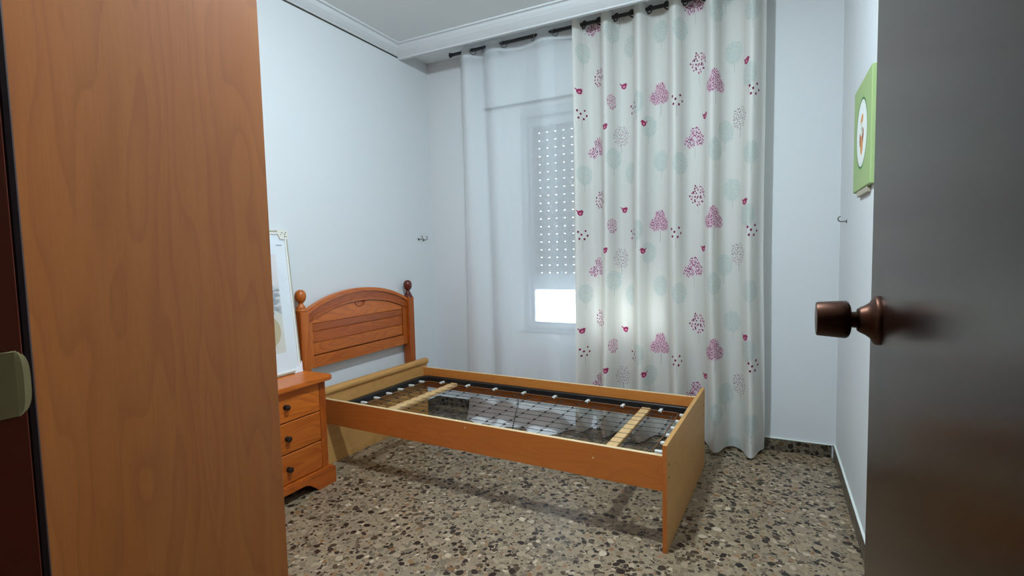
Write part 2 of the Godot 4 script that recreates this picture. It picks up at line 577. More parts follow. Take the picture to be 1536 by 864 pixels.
func _ready() -> void:
	# camera
	var cam := Camera3D.new()
	cam.name = "camera"
	cam.transform = Transform3D(Basis(Vector3.UP, 0.470431) * Basis(Vector3.RIGHT, -0.068304) * Basis(Vector3.BACK, -0.023398), Vector3(0, 1.18, 0))
	cam.fov = 58.824
	cam.near = 0.02
	add_child(cam, true)
	cam.make_current()
	# sky
	var we := WorldEnvironment.new()
	we.name = "world_environment"
	var env := Environment.new()
	env.background_mode = Environment.BG_COLOR
	env.background_color = Color(0.86, 0.93, 1.0)
	env.background_energy_multiplier = 8.0
	env.tonemap_mode = Environment.TONE_MAPPER_LINEAR
	env.tonemap_exposure = 1.0
	env.sdfgi_enabled = true
	env.ssao_enabled = true
	env.ssil_enabled = true
	we.environment = env
	add_child(we, true)
	# the ceiling lamp's light (its globe is built in lamp())
	var lamp := OmniLight3D.new()
	lamp.name = "ceiling_light"
	lamp.position = Vector3(-0.75, 2.555, -1.38)
	lamp.light_color = Color(0.868, 0.953, 1.0)
	lamp.light_energy = 1.62
	lamp.light_size = 0.05
	lamp.omni_range = 12.0
	lamp.omni_attenuation = 2.0
	lamp.shadow_enabled = true
	add_child(lamp, true)
	# added light under the lamp's globe, to brighten floor and lower walls
	var face := AreaLight3D.new()
	face.name = "added_down_light"
	face.position = Vector3(-0.75, 2.497, -1.38)
	face.rotation_degrees = Vector3(-90, 0, 0)
	face.area_size = Vector2(0.09, 0.09)
	face.area_normalize_energy = true
	face.light_color = lamp.light_color
	face.light_energy = 2.3
	face.area_range = 12.0
	face.area_attenuation = 2.0
	face.shadow_enabled = true
	add_child(face, true)

	make_materials()
	build_room()
	build_window()
	build_door()
	build_wardrobe()
	build_bed()
	build_springs()
	build_headboard()
	build_nightstand()
	build_curtains()
	build_pictures()
	build_hooks()
	build_lamp()

func build_room() -> void:
	var st := mb()
	# floor slab, with the corridor behind the doorway
	span(st, Vector3(XL - 0.2, -0.12, ZB - 0.25), Vector3(1.4, 0, 1.7), 0.0, 2)
	struct("floor", st, M.terrazzo, "speckled grey and brown terrazzo floor of the bedroom", "floor")
	st = mb()
	span(st, Vector3(XL - 0.2, CEIL, ZB - 0.25), Vector3(1.4, CEIL + 0.15, 1.7), 0.0)
	struct("ceiling", st, M.ceiling, "smooth white plaster ceiling of the bedroom", "ceiling")
	st = mb()
	span(st, Vector3(XL - 0.2, 0, ZB - 0.25), Vector3(XL, CEIL, ZF + 0.15), 0.0)
	struct("wall_left", st, M.plaster, "white plaster wall behind the headboard", "wall")
	st = mb()
	span(st, Vector3(XR, 0, ZB - 0.25), Vector3(XR + 0.2, CEIL, ZF + 0.15), 0.0)
	struct("wall_right", st, M.plaster, "white plaster wall behind the open door", "wall")
	# the window wall round its opening
	var x0 := -1.57
	var x1 := -0.52
	var y0 := 0.64
	var y1 := 2.17
	st = mb()
	span(st, Vector3(XL, 0, ZB - 0.25), Vector3(x0, CEIL, ZB), 0.0)
	span(st, Vector3(x1, 0, ZB - 0.25), Vector3(XR, CEIL, ZB), 0.0)
	span(st, Vector3(x0, 0, ZB - 0.25), Vector3(x1, y0, ZB), 0.0)
	span(st, Vector3(x0, y1, ZB - 0.25), Vector3(x1, CEIL, ZB), 0.0)
	struct("wall_back", st, M.plaster, "white plaster wall with the window in it", "wall")
	# the doorway wall
	st = mb()
	span(st, Vector3(XL, 0, ZF), Vector3(-0.62, CEIL, ZF + 0.15), 0.0)
	span(st, Vector3(0.2, 0, ZF), Vector3(XR, CEIL, ZF + 0.15), 0.0)
	span(st, Vector3(-0.62, 2.1, ZF), Vector3(0.2, CEIL, ZF + 0.15), 0.0)
	struct("wall_front", st, M.plaster, "white plaster wall round the doorway", "wall")
	# corridor behind the camera
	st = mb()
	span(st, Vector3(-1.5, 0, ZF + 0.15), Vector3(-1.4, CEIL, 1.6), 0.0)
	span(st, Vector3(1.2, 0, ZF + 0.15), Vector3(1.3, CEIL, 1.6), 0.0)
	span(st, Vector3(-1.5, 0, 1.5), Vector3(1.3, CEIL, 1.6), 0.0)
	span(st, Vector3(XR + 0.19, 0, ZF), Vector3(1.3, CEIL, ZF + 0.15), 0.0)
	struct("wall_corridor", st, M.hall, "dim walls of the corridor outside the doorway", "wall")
	# the house across the courtyard
	st = mb()
	span(st, Vector3(-9, -3, -9.2), Vector3(7, 0.35, -9), 0.0)
	struct("wall_courtyard", st, M.facade, "bright white wall outside beyond the window", "wall")
	# skirting tiles of terrazzo
	var run := func(called: String, label: String, along: int, from: float, to: float, at: float, sg: float) -> void:
		var b := base(called, label)
		var p := from
		var i := 0
		while p < to - 0.01:
			var q := minf(p + 0.33, to)
			var s := mb()
			var y := 0.07 + 0.0012 * (i % 3 - 1)
			if along == 0: span(s, Vector3(p + 0.0008, 0, at), Vector3(q - 0.0008, y, at + sg * 0.011), 0.0012, 0)
			else: span(s, Vector3(at, 0, p + 0.0008), Vector3(at + sg * 0.011, y, q - 0.0008), 0.0012, 2)
			obj("tile", s, M.skirting, b)
			p = q
			i += 1
		var s := mb()
		if along == 0: span(s, Vector3(from, 0.0705, at), Vector3(to, 0.0745, at + sg * 0.009), 0.0005)
		else: span(s, Vector3(at, 0.0705, from), Vector3(at + sg * 0.009, 0.0745, to), 0.0005)
		obj("grout_bead", s, M.caulk, b)
	run.call("baseboard_back", "dark terrazzo skirting tiles along the window wall", 0, XL + 0.012, XR - 0.012, ZB, 1.0)
	run.call("baseboard_left", "dark terrazzo skirting tiles along the headboard wall", 1, ZB, ZF, XL, 1.0)
	run.call("baseboard_right", "dark terrazzo skirting tiles along the wall behind the door", 1, ZB, ZF, XR, -1.0)
	# plaster cornices: one hides the curtain rod, one runs along the headboard wall
	var prof := PackedVector2Array([Vector2(-2.955, 2.548), Vector2(-2.932, 2.548), Vector2(-2.929, 2.555), Vector2(-2.912, 2.566), Vector2(-2.89, 2.582), Vector2(-2.872, 2.599), Vector2(-2.862, 2.6125), Vector2(-2.845, 2.6145), Vector2(-2.842, CEIL), Vector2(-2.955, CEIL)])
	st = mb()
	prism(st, prof, 0, XL + 0.002, XR, 0)
	struct("trim_1", st, M.cornice, "stepped white plaster cornice in front of the curtain rod", "cornice")
	prof = PackedVector2Array([Vector2(XL + 0.001, 2.562), Vector2(XL + 0.011, 2.562), Vector2(XL + 0.014, 2.567), Vector2(XL + 0.032, 2.578), Vector2(XL + 0.05, 2.593), Vector2(XL + 0.062, 2.6125), Vector2(XL + 0.079, 2.6145), Vector2(XL + 0.082, CEIL), Vector2(XL + 0.001, CEIL)])
	st = mb()
	prism(st, prof, 2, -2.95, ZF, 2)
	struct("trim_2", st, M.cornice, "stepped white plaster cornice along the headboard wall", "cornice")
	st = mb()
	span(st, Vector3(XL, 2.5555, -2.945), Vector3(XL + 0.004, 2.562, ZF), 0.0)  # a dark strip on the wall, painted in place of a shaded slit
	struct("shade_strip_3", st, M.gap_shade, "thin dark strip painted as the shade in the slit under the headboard wall cornice", "shade_strip")

func build_window() -> void:
	var x0 := -1.57
	var x1 := -0.52
	var y0 := 0.64
	var y1 := 2.17
	var w := base("window_1", "white sliding window with its shutter nearly closed")
	var st := mb()
	# outer frame, two rails deep
	span(st, Vector3(x0, y0, ZB - 0.075), Vector3(x0 + 0.045, y1, ZB - 0.004), 0.003)
	span(st, Vector3(x1 - 0.045, y0, ZB - 0.075), Vector3(x1, y1, ZB - 0.004), 0.003)
	span(st, Vector3(x0 + 0.045, y1 - 0.055, ZB - 0.075), Vector3(x1 - 0.045, y1, ZB - 0.004), 0.003)
	span(st, Vector3(x0 + 0.045, y0, ZB - 0.075), Vector3(x1 - 0.045, y0 + 0.035, ZB - 0.004), 0.003)
	span(st, Vector3(x0 + 0.045, y1 - 0.075, ZB - 0.06), Vector3(x1 - 0.045, y1 - 0.055, ZB - 0.035), 0.002)
	obj("window_frame", st, M.white_alu, w)
	# two sashes, one behind the other
	var xm := (x0 + x1) / 2
	for k in 2:
		var a := x0 + 0.047 if k == 0 else xm - 0.025
		var b := xm + 0.025 if k == 0 else x1 - 0.047
		var z := ZB - 0.03 - 0.026 * k
		st = mb()
		span(st, Vector3(a, y0 + 0.036, z - 0.022), Vector3(a + 0.022, y1 - 0.076, z), 0.002)
		span(st, Vector3(b - 0.035, y0 + 0.036, z - 0.022), Vector3(b, y1 - 0.076, z), 0.002)
		span(st, Vector3(a + 0.022, y1 - 0.12, z - 0.022), Vector3(b - 0.035, y1 - 0.076, z), 0.002)
		span(st, Vector3(a + 0.022, y0 + 0.036, z - 0.022), Vector3(b - 0.035, y0 + 0.048, z), 0.002)
		var s := obj("sash", st, M.white_alu, w)
		st = mb()
		span(st, Vector3(a + 0.02, y0 + 0.046, z - 0.013), Vector3(b - 0.033, y1 - 0.118, z - 0.009), 0.0)
		obj("pane", st, M.glass, s)
	st = mb()
	span(st, Vector3(x0 - 0.03, y0 - 0.022, ZB - 0.03), Vector3(x1 + 0.03, y0, ZB + 0.012), 0.003)
	obj("window_sill", st, M.white_alu, w)
	# guides at both ends of the shutter
	for s in [x0 + 0.0, x1 - 0.03]:
		st = mb()
		span(st, Vector3(s, y0, ZB - 0.13), Vector3(s + 0.03, y1, ZB - 0.085), 0.002)
		obj("shutter_guide", st, M.white_alu, w)
	# roller shutter: slats with a row of light slots between neighbours
	var sh := thing("roller_shutter", "pale grey roller shutter with rows of light slots, lowered behind the window", "shutter", Vector3(0, 0, ZB - 0.11))
	st = mb()
	var pitch := 0.055
	var xa := x0 + 0.028
	var xb := x1 - 0.028
	# a slat is curved in section: three facets
	var sec := PackedVector2Array([Vector2(-0.003, 0.0045), Vector2(0.003, 0.0045), Vector2(0.0068, 0.016), Vector2(0.0075, 0.028), Vector2(0.0068, 0.04), Vector2(0.003, 0.0542), Vector2(-0.003, 0.0542), Vector2(-0.002, 0.028)])
	prism(st, sec, 0, xa, xb, 0)
	var n := int((xb - xa) / 0.061)
	for i in n:
		var a := xa + 0.012 + i * 0.061
		span(st, Vector3(a, -0.0008, -0.003), Vector3(a + 0.047, 0.0045, 0.003), 0.0)
	span(st, Vector3(xa, -0.003, -0.002), Vector3(xa + 0.012, 0.0045, 0.002), 0.0)
	span(st, Vector3(xa + 0.012 + n * 0.061, -0.003, -0.002), Vector3(xb, 0.0045, 0.002), 0.0)
	var slat := st.commit()
	var y := 1.031
	while y < y1 - 0.056:
		share("slat", slat, M.shutter, sh, Vector3(0, y, 0))
		y += pitch
	st = mb()
	span(st, Vector3(xa, 0.912, -0.006), Vector3(xb, 1.03, 0.006), 0.003)
	obj("bottom_bar", st, M.white_alu, sh)
	# the box that the shutter rolls into
	st = mb()
	span(st, Vector3(-1.83, 2.205, ZB), Vector3(-0.3, 2.6, ZB + 0.05), 0.004, 0)
	span(st, Vector3(-1.834, 2.205, ZB), Vector3(-0.296, 2.23, ZB + 0.053), 0.003, 0)
	var o := obj("shutter_box", st, M.cornice)
	o.set_meta("label", "flat white shutter box above the window, behind the sheer curtain")
	o.set_meta("category", "shutter box")
	o.set_meta("kind", "structure")

func build_door() -> void:
	# the open leaf
	var fx := 0.138
	var ze := -0.952
	var d := base("door_1", "dark brown door leaf standing open at the right")
	var st := mb()
	span(st, Vector3(fx, 0.008, ze), Vector3(fx + 0.04, 2.06, -0.205), 0.0015)
	obj("leaf", st, M.door, d)
	var ky := 1.071
	var kz := -0.888
	st = mb()
	lathe(st, PackedVector2Array([Vector2(0.0355, 0), Vector2(0.0355, 0.004), Vector2(0.033, 0.0065), Vector2(0.026, 0.010), Vector2(0.0215, 0.016), Vector2(0.0185, 0.022), Vector2(0.016, 0.0255), Vector2(0.0118, 0.0262), Vector2(0.0118, 0.03)]), Vector3(fx, ky, kz), Vector3.LEFT, 40)
	obj("rose", st, M.bronze, d)
	st = mb()
	lathe(st, PackedVector2Array([Vector2(0.0115, 0.024), Vector2(0.0115, 0.0335), Vector2(0.021, 0.0342), Vector2(0.0255, 0.0362), Vector2(0.0278, 0.0395), Vector2(0.0274, 0.046), Vector2(0.0252, 0.0755), Vector2(0.024, 0.0772), Vector2(0, 0.0776)]), Vector3(fx, ky, kz), Vector3.LEFT, 40)
	obj("knob", st, M.bronze, d)
	# the frame on the latch side
	var f := base("trim_4", "red brown door frame at the left edge")
	st = mb()
	span(st, Vector3(-0.62, 0, -0.199), Vector3(-0.58, 2.1, -0.04), 0.001)
	span(st, Vector3(-0.58, 2.065, -0.199), Vector3(0.2, 2.1, -0.04), 0.001)
	span(st, Vector3(0.185, 0, -0.199), Vector3(0.2, 2.065, -0.04), 0.001)
	obj("jamb", st, M.jamb, f)
	st = mb()
	span(st, Vector3(-0.66, 0, -0.2065), Vector3(-0.5812, 2.14, -0.199), 0.002)
	obj("rebate", st, M.jamb_shade, f)  # its dark tone is painted shade along the jamb edge
	st = mb()
	# strike plate with a lip that bends round the edge
	var yc := 1.0775
	span(st, Vector3(-0.5815, yc - 0.0285, -0.193), Vector3(-0.5785, yc + 0.0285, -0.08), 0.0006)
	var sp := obj("strike_plate", st, M.brass, f)
	sp.set_meta("label", "worn brass coloured strike plate")
	st = mb()
	for k in 48:
		var y0 := yc - 0.0285 + 0.057 * k / 48.0
		var y1 := y0 + 0.057 / 48.0
		var ym := (y0 + y1) / 2
		var r := pow(1.0 - pow(absf((ym - yc) / 0.0285), 3.2), 0.5) * 0.0105
		var pts := PackedVector2Array([Vector2(-0.5815, -0.1925), Vector2(-0.5785, -0.1925), Vector2(-0.579, -0.1925 - r * 0.5), Vector2(-0.5805, -0.1925 - r), Vector2(-0.5835, -0.1925 - r)])
		prism(st, pts, 1, y0, y1)
	obj("lip", st, M.brass, sp)

func build_wardrobe() -> void:
	var a := thing("wardrobe", "tall wood grain laminate wardrobe whose plain side fills the left of the view", "wardrobe")
	var xs := -0.965
	var zb := -0.752
	var st := mb()
	span(st, Vector3(xs - 0.022, 0.0, zb), Vector3(xs, 2.36, ZF - 0.012), 0.0012)
	obj("side_panel", st, M.wardrobe, a)
	st = mb()
	span(st, Vector3(XL + 0.012, 0, zb + 0.02), Vector3(XL + 0.034, 2.36, ZF - 0.012), 0.001)
	obj("side_panel", st, M.wardrobe, a)
	st = mb()
	span(st, Vector3(XL + 0.034, 2.338, zb + 0.02), Vector3(xs - 0.022, 2.36, ZF - 0.012), 0.001, 0)
	obj("top_panel", st, M.wardrobe, a)
	st = mb()
	span(st, Vector3(XL + 0.034, 0.07, zb + 0.03), Vector3(xs - 0.022, 0.09, ZF - 0.012), 0.001, 0)
	obj("bottom_panel", st, M.wardrobe, a)
	st = mb()
	span(st, Vector3(XL + 0.034, 0.07, ZF - 0.018), Vector3(xs - 0.022, 2.34, ZF - 0.012), 0.0)
	obj("back_panel", st, M.wardrobe, a)
	for k in 3:
		var w := (xs - 0.022 - XL - 0.034) / 3
		st = mb()
		span(st, Vector3(XL + 0.035 + w * k, 0.075, zb), Vector3(XL + 0.033 + w * (k + 1), 2.335, zb + 0.019), 0.001)
		var dr := obj("door", st, M.wardrobe, a)
		st = mb()
		var hx := XL + 0.034 + w * (k + 1) - 0.05
		tube(st, PackedVector3Array([Vector3(hx, 1.0, zb), Vector3(hx, 1.0, zb - 0.025), Vector3(hx, 1.14, zb - 0.025), Vector3(hx, 1.14, zb)]), 0.005, 8)
		obj("handle", st, M.dark_knob, dr)

const BED := Vector3(-0.349, 0, -1.962)
const BED_TURN := 2.2   # degrees: the head end swings away from the doorway

# in the bed's own axes x runs from the foot (0) to the head (-1.905), z from the near side (0) to the far side (-0.9)
func build_bed() -> void:
	var b := thing("bed_frame", "beech coloured single bed frame with plain foot panel and no mattress", "bed", BED, -deg_to_rad(BED_TURN))
	var st := mb()
	span(st, Vector3(-0.018, 0, -0.922), Vector3(0, 0.4305, 0), 0.0015, 2)
	var foot := obj("foot_panel", st, M.beech, b)
	st = mb()
	span(st, Vector3(-0.0175, 0.001, 0), Vector3(-0.0005, 0.43, 0.0012), 0.0004)
	obj("edge_band", st, M.beech_face, foot)
	for p in [[0.345, -0.035], [0.292, -0.035], [0.345, -0.888], [0.292, -0.888]]:
		st = mb()
		lathe(st, PackedVector2Array([Vector2(0.0045, -0.001), Vector2(0.0045, 0.0006), Vector2(0, 0.0006)]), Vector3(0, p[0], p[1]), Vector3.RIGHT, 14)
		obj("screw_hole", st, M.hole, foot)
	# side rails with a pale unfinished top edge
	for k in 2:
		var z0 := -0.003 if k == 0 else -0.874
		var z1 := z0 - 0.018
		st = mb()
		span(st, Vector3(-1.887, 0.245, z1), Vector3(-0.018, 0.3845, z0), 0.001, 0)
		var rail := obj("side_rail", st, M.beech_face if k == 0 else M.beech_rail, b)
		rail.set_meta("label", "near side rail, orange brown" if k == 0 else "far side rail under the curtains")
		st = mb()
		span(st, Vector3(-1.887, 0.3845, z1), Vector3(-0.018, 0.386, z0), 0.0004, 0)
		obj("edge_band", st, M.beech_edge, rail)
		if k == 0:
			for x in [-0.935, -0.30]:
				st = mb()
				lathe(st, PackedVector2Array([Vector2(0.004, -0.001), Vector2(0.004, 0.0007), Vector2(0, 0.0007)]), Vector3(x, 0.362 if x < -0.5 else 0.33, z0), Vector3.BACK, 12)
				obj("plug", st, M.beech_edge, rail)
	# head panel with a rounded capping
	st = mb()
	span(st, Vector3(-1.905, 0, -0.915), Vector3(-1.887, 0.41, -0.0), 0.0015, 2)
	var head := obj("head_panel", st, M.beech, b)
	st = mb()
	var prof := PackedVector2Array()
	for k in 9:
		var a := -PI / 2 + PI * k / 8.0
		prof.append(Vector2(-1.886 + 0.013 * cos(a), 0.4245 + 0.0195 * sin(a)))
	prof.append(Vector2(-1.907, 0.444))
	prof.append(Vector2(-1.907, 0.405))
	prism(st, prof, 2, -0.918, 0.002, 2)
	obj("capping", st, M.beech, head)

func build_springs() -> void:
	var s := thing("spring_base", "black metal bed base with wire mesh lying inside the bed frame", "bed base", BED, -deg_to_rad(BED_TURN))
	# frame: square tube with rounded corners
	var xa := -1.882
	var xb := -0.024
	var za := -0.872
	var zb := -0.026
	var r := 0.07
	var w := 0.034
	var path := []
	for c in [[xb - r, zb - r, 0], [xa + r, zb - r, 1], [xa + r, za + r, 2], [xb - r, za + r, 3]]:
		for k in 7:
			var a: float = PI / 2 * (c[2] + k / 6.0)
			# corner 0 is at +x +z
			path.append([Vector2(c[0], c[1]), Vector2(cos(a), sin(a))])
	# order corners so that the path runs round: angles 0..90 at (+x,+z), 90..180 at (-x,+z) ...
	var st := mb()
	var y0 := 0.298
	var y1 := 0.333
	var n := path.size()
	for i in n:
		var p: Array = path[i]
		var q: Array = path[(i + 1) % n]
		var po: Vector2 = p[0] + p[1] * r
		var qo: Vector2 = q[0] + q[1] * r
		var pi_: Vector2 = p[0] + p[1] * (r - w)
		var qi: Vector2 = q[0] + q[1] * (r - w)
		var c3 := func(v: Vector2, y: float) -> Vector3: return Vector3(v.x, y, v.y)
		var mid := (po + qo + pi_ + qi) / 4
		var m3 := Vector3(mid.x, (y0 + y1) / 2, mid.y)
		var e := 0.004
		poly(st, [c3.call(po, y0), c3.call(qo, y0), c3.call(qo, y1 - e), c3.call(po, y1 - e)], m3)
		poly(st, [c3.call(pi_, y0), c3.call(qi, y0), c3.call(qi, y1 - e), c3.call(pi_, y1 - e)], m3)
		poly(st, [c3.call(po, y0), c3.call(qo, y0), c3.call(qi, y0), c3.call(pi_, y0)], m3)
		var pt: Vector2 = p[0] + p[1] * (r - e)
		var qt: Vector2 = q[0] + q[1] * (r - e)
		var pu: Vector2 = p[0] + p[1] * (r - w + e)
		var qu: Vector2 = q[0] + q[1] * (r - w + e)
		poly(st, [c3.call(pt, y1), c3.call(qt, y1), c3.call(qu, y1), c3.call(pu, y1)], m3)
		poly(st, [c3.call(po, y1 - e), c3.call(qo, y1 - e), c3.call(qt, y1), c3.call(pt, y1)], m3)
		poly(st, [c3.call(pi_, y1 - e), c3.call(qi, y1 - e), c3.call(qu, y1), c3.call(pu, y1)], m3)
	# four brackets that carry the frame on the rails
	for x in [-0.35, -1.5]:
		for z in [zb + 0.001, za - 0.001]:
			box(st, Vector3(x, 0.292, z), Vector3(0.05, 0.012, 0.008), 0.001)
	obj("metal_frame", st, M.black_metal, s)
	# two wooden cross slats below the mesh
	st = mb()
	span(st, Vector3(-0.318, 0.291, -0.835), Vector3(-0.268, 0.309, -0.045), 0.003, 2)
	obj("cross_slat", st, M.slat, s)
	st = mb()
	span(st, Vector3(-1.618, 0.287, -0.838), Vector3(-1.566, 0.311, -0.045), 0.009, 2)
	obj("cross_slat", st, M.slat, s)
	# the mesh: long wires, cross wires that dip between them, a twist at each crossing
	var ym := 0.311
	var zs := []
	for k in 10: zs.append(-0.127 - 0.0665 * k)
	var xs := []
	for k in 16: xs.append(-0.135 - 0.105 * k)
	rng.seed = 5
	for z in zs:
		var pts := PackedVector3Array()
		var jit := rng.randf_range(-0.004, 0.004)
		for k in 34:
			var x := -0.105 - (1.80 - 0.105) * k / 33.0
			pts.append(Vector3(x, ym + 0.0015 * sin(x * 60.0) - 0.004 * sin(PI * k / 33.0), z + jit))
		st = mb()
		tube(st, pts, 0.0013, 5)
		obj("long_wire", st, M.wire, s)
	var kn := mb()
	for x in xs:
		var pts := PackedVector3Array()
		for k in 41:
			var z := -0.10 - (0.80 - 0.105) * k / 40.0
			pts.append(Vector3(x + 0.004 * sin(z * TAU / 0.0665), ym - 0.003 + 0.002 * cos(z * TAU / 0.0665), z))
		st = mb()
		tube(st, pts, 0.0013, 5)
		obj("cross_wire", st, M.wire, s)
		for z in zs:
			box(kn, Vector3(x, ym - 0.002, z), Vector3(0.014, 0.007, 0.006), 0.002)
	var ko := obj("wire_twists", kn, M.knot, s)
	ko.set_meta("kind", "stuff")
	st = mb()
	tube(st, PackedVector3Array([Vector3(-0.11, ym, -0.105), Vector3(-0.11, ym, -0.79), Vector3(-0.125, ym, -0.8), Vector3(-1.78, ym, -0.8), Vector3(-1.795, ym, -0.79), Vector3(-1.795, ym, -0.115), Vector3(-1.78, ym, -0.1), Vector3(-0.12, ym, -0.1), Vector3(-0.11, ym, -0.11)]), 0.0024, 6)
	obj("edge_wire", st, M.rust, s)
	# clips with their springs at the edges
	var clip := mb()
	box(clip, Vector3(0, 0.001, 0.024), Vector3(0.017, 0.012, 0.042), 0.002)
	var clip_mesh := clip.commit()
	var spring := mb()
	var coil := PackedVector3Array()
	for k in 49:
		var a := TAU * k / 8.0
		coil.append(Vector3(0.0035 * cos(a), -0.001 + 0.0035 * sin(a), 0.038 + 0.027 * k / 48.0))
	tube(spring, coil, 0.0009, 4)
	var spring_mesh := spring.commit()
	var put := func(p: Vector3, turn: float) -> void:
		var c := share("clip", clip_mesh, M.clip, s, p)
		c.rotation.y = turn
		share("spring", spring_mesh, M.wire, c)
	for k in 8:
		put.call(Vector3(-0.21 - 0.21 * k, 0.308, za + w), 0.0)
		put.call(Vector3(-0.21 - 0.21 * k, 0.308, zb - w), PI)
	for k in 7:
		put.call(Vector3(xa + w, 0.308, -0.127 - 0.108 * k), PI / 2)
		put.call(Vector3(xb - w, 0.308, -0.127 - 0.108 * k), -PI / 2)
	# a strand that has come loose and hangs towards the floor
	st = mb()
	tube(st, PackedVector3Array([Vector3(-1.05, 0.313, -0.74), Vector3(-1.04, 0.26, -0.72), Vector3(-1.03, 0.21, -0.66), Vector3(-1.0, 0.16, -0.57), Vector3(-0.96, 0.12, -0.5), Vector3(-0.92, 0.09, -0.43)]), 0.0035, 6)
	obj("loose_strand", st, M.wire, s)

func build_headboard() -> void:
	# stands at the wall behind the bed frame; z runs along the wall
	var h := thing("headboard", "honey brown pine headboard with arched top rail and two ball topped posts", "headboard")
	var xb := -2.324
	var zn := -1.958   # near post
	var zf := -2.884   # far post
	for k in 2:
		var z := zn if k == 0 else zf
		var st := mb()
		span(st, Vector3(xb, 0, z - 0.029), Vector3(xb + 0.058, 0.888, z + 0.029), 0.004)
		var post := obj("post", st, M.pine[k], h)
		st = mb()
		lathe(st, PackedVector2Array([Vector2(0.031, 0.0), Vector2(0.032, 0.006), Vector2(0.028, 0.012), Vector2(0.024, 0.015), Vector2(0.025, 0.02), Vector2(0.021, 0.028), Vector2(0.0145, 0.036), Vector2(0.0125, 0.044), Vector2(0.015, 0.049), Vector2(0.021, 0.054), Vector2(0.0262, 0.063), Vector2(0.0295, 0.075), Vector2(0.0305, 0.085), Vector2(0.029, 0.097), Vector2(0.024, 0.108), Vector2(0.016, 0.1155), Vector2(0.007, 0.119), Vector2(0, 0.1195)]), Vector3(xb + 0.029, 0.888, z), Vector3.UP, 28)
		var fin := obj("finial", st, M.pine[0] if k == 0 else M.mahogany, post)
		if k == 1: fin.set_meta("label", "dark red brown ball finial")
	var za := zn - 0.029
	var zb := zf + 0.029
	var zm := (za + zb) / 2
	var hw := (za - zb) / 2
	# the arch: y at z for a given rise
	var arch := func(z: float, foot: float, top: float) -> float:
		var t := (z - zm) / hw
		return foot + (top - foot) * (1.0 - t * t * (0.86 + 0.14 * t * t))
	var n := 36
	# top rail: a curved board, with a rounded moulding along its upper edge
	var out := PackedVector2Array()
	for k in n + 1:
		var z := zb + (za - zb) * k / n
		out.append(Vector2(z, arch.call(z, 0.868, 0.968)))
	for k in n + 1:
		var z := za + (zb - za) * k / n
		out.append(Vector2(z, arch.call(z, 0.808, 0.916)))
	var st := mb()
	prism(st, out, 0, xb + 0.008, xb + 0.034, 2)
	obj("arched_rail", st, M.pine[1], h)
	out = PackedVector2Array()
	for k in n + 1:
		var z := zb + (za - zb) * k / n
		out.append(Vector2(z, arch.call(z, 0.886, 0.986)))
	for k in n + 1:
		var z := za + (zb - za) * k / n
		out.append(Vector2(z, arch.call(z, 0.862, 0.962)))
	st = mb()
	# built of three layers, so that the front rounds over
	prism(st, out, 0, xb + 0.004, xb + 0.04, 2)
	var slim := PackedVector2Array()
	for k in n + 1:
		var z := zb + (za - zb) * k / n
		slim.append(Vector2(z, arch.call(z, 0.882, 0.982)))
	for k in n + 1:
		var z := za + (zb - za) * k / n
		slim.append(Vector2(z, arch.call(z, 0.866, 0.966)))
	prism(st, slim, 0, xb + 0.04, xb + 0.045, 2)
	obj("arch_moulding", st, M.pine[4], h)
	# stiles beside the panel and the lower rail
	for k in 2:
		st = mb()
		var z0 := za if k == 0 else zb + 0.04
		var z1 := za - 0.04 if k == 0 else zb
		prism(st, PackedVector2Array([Vector2(z0, 0.56), Vector2(z1, 0.56), Vector2(z1, arch.call(z1, 0.812, 0.93)), Vector2(z0, arch.call(z0, 0.812, 0.93))]), 0, xb + 0.008, xb + 0.034, 1)
		obj("stile", st, M.pine[k + 2], h)
	st = mb()
	span(st, Vector3(xb + 0.008, 0.558, zb + 0.04), Vector3(xb + 0.034, 0.624, za - 0.04), 0.002, 2)
	obj("lower_rail", st, M.pine[0], h)
	# raised panel of four boards; the topmost follows the arch and has a half round notch
	var pa := za - 0.046
	var pb := zb + 0.046
	var ys := [0.63, 0.70, 0.765, 0.812]
	for k in 4:
		st = mb()
		if k < 3:
			span(st, Vector3(xb + 0.006, ys[k], pb), Vector3(xb + 0.029, ys[k + 1] - 0.0012, pa), 0.003, 2)
		else:
			out = PackedVector2Array([Vector2(pb, ys[3]), Vector2(pa, ys[3])])
			for q in 4 * n + 1:
				var z := pa + (pb - pa) * q / (4.0 * n)
				var y: float = arch.call(z, 0.812, 0.906) - 0.004
				var dz := absf(z - (zm + 0.012))
				if dz < 0.042: y = minf(y, 0.905 - 0.75 * sqrt(maxf(0.0, 0.042 * 0.042 - dz * dz)))
				out.append(Vector2(z, maxf(y, ys[3] + 0.002)))
			prism(st, out, 0, xb + 0.006, xb + 0.029, 2)
			span(st, Vector3(xb + 0.007, 0.86, zm - 0.05), Vector3(xb + 0.022, 0.9, zm + 0.07), 0.0, 2)
		obj("panel_board", st, M.pine[[0, 3, 5, 4][k]], h)
	st = mb()
	var rim := PackedVector3Array()
	for q in 17:
		var a := PI * q / 16.0
		rim.append(Vector3(xb + 0.029, 0.903 - 0.033 * sin(a), zm + 0.012 + 0.043 * cos(a)))
	tube(st, rim, 0.0042, 8)
	obj("notch_rim", st, M.pine[5], h)
	# groove moulding round the panel
	st = mb()
	for k in n:
		var z := pa + (pb - pa) * k / n
		var z2 := pa + (pb - pa) * (k + 1) / n
		var q := [Vector2(z, arch.call(z, 0.812, 0.906)), Vector2(z2, arch.call(z2, 0.812, 0.906))]
		prism(st, PackedVector2Array([q[0], q[1], q[1] + Vector2(0, 0.014), q[0] + Vector2(0, 0.014)]), 0, xb + 0.01, xb + 0.0375, 2)
	obj("panel_moulding", st, M.pine[3], h)

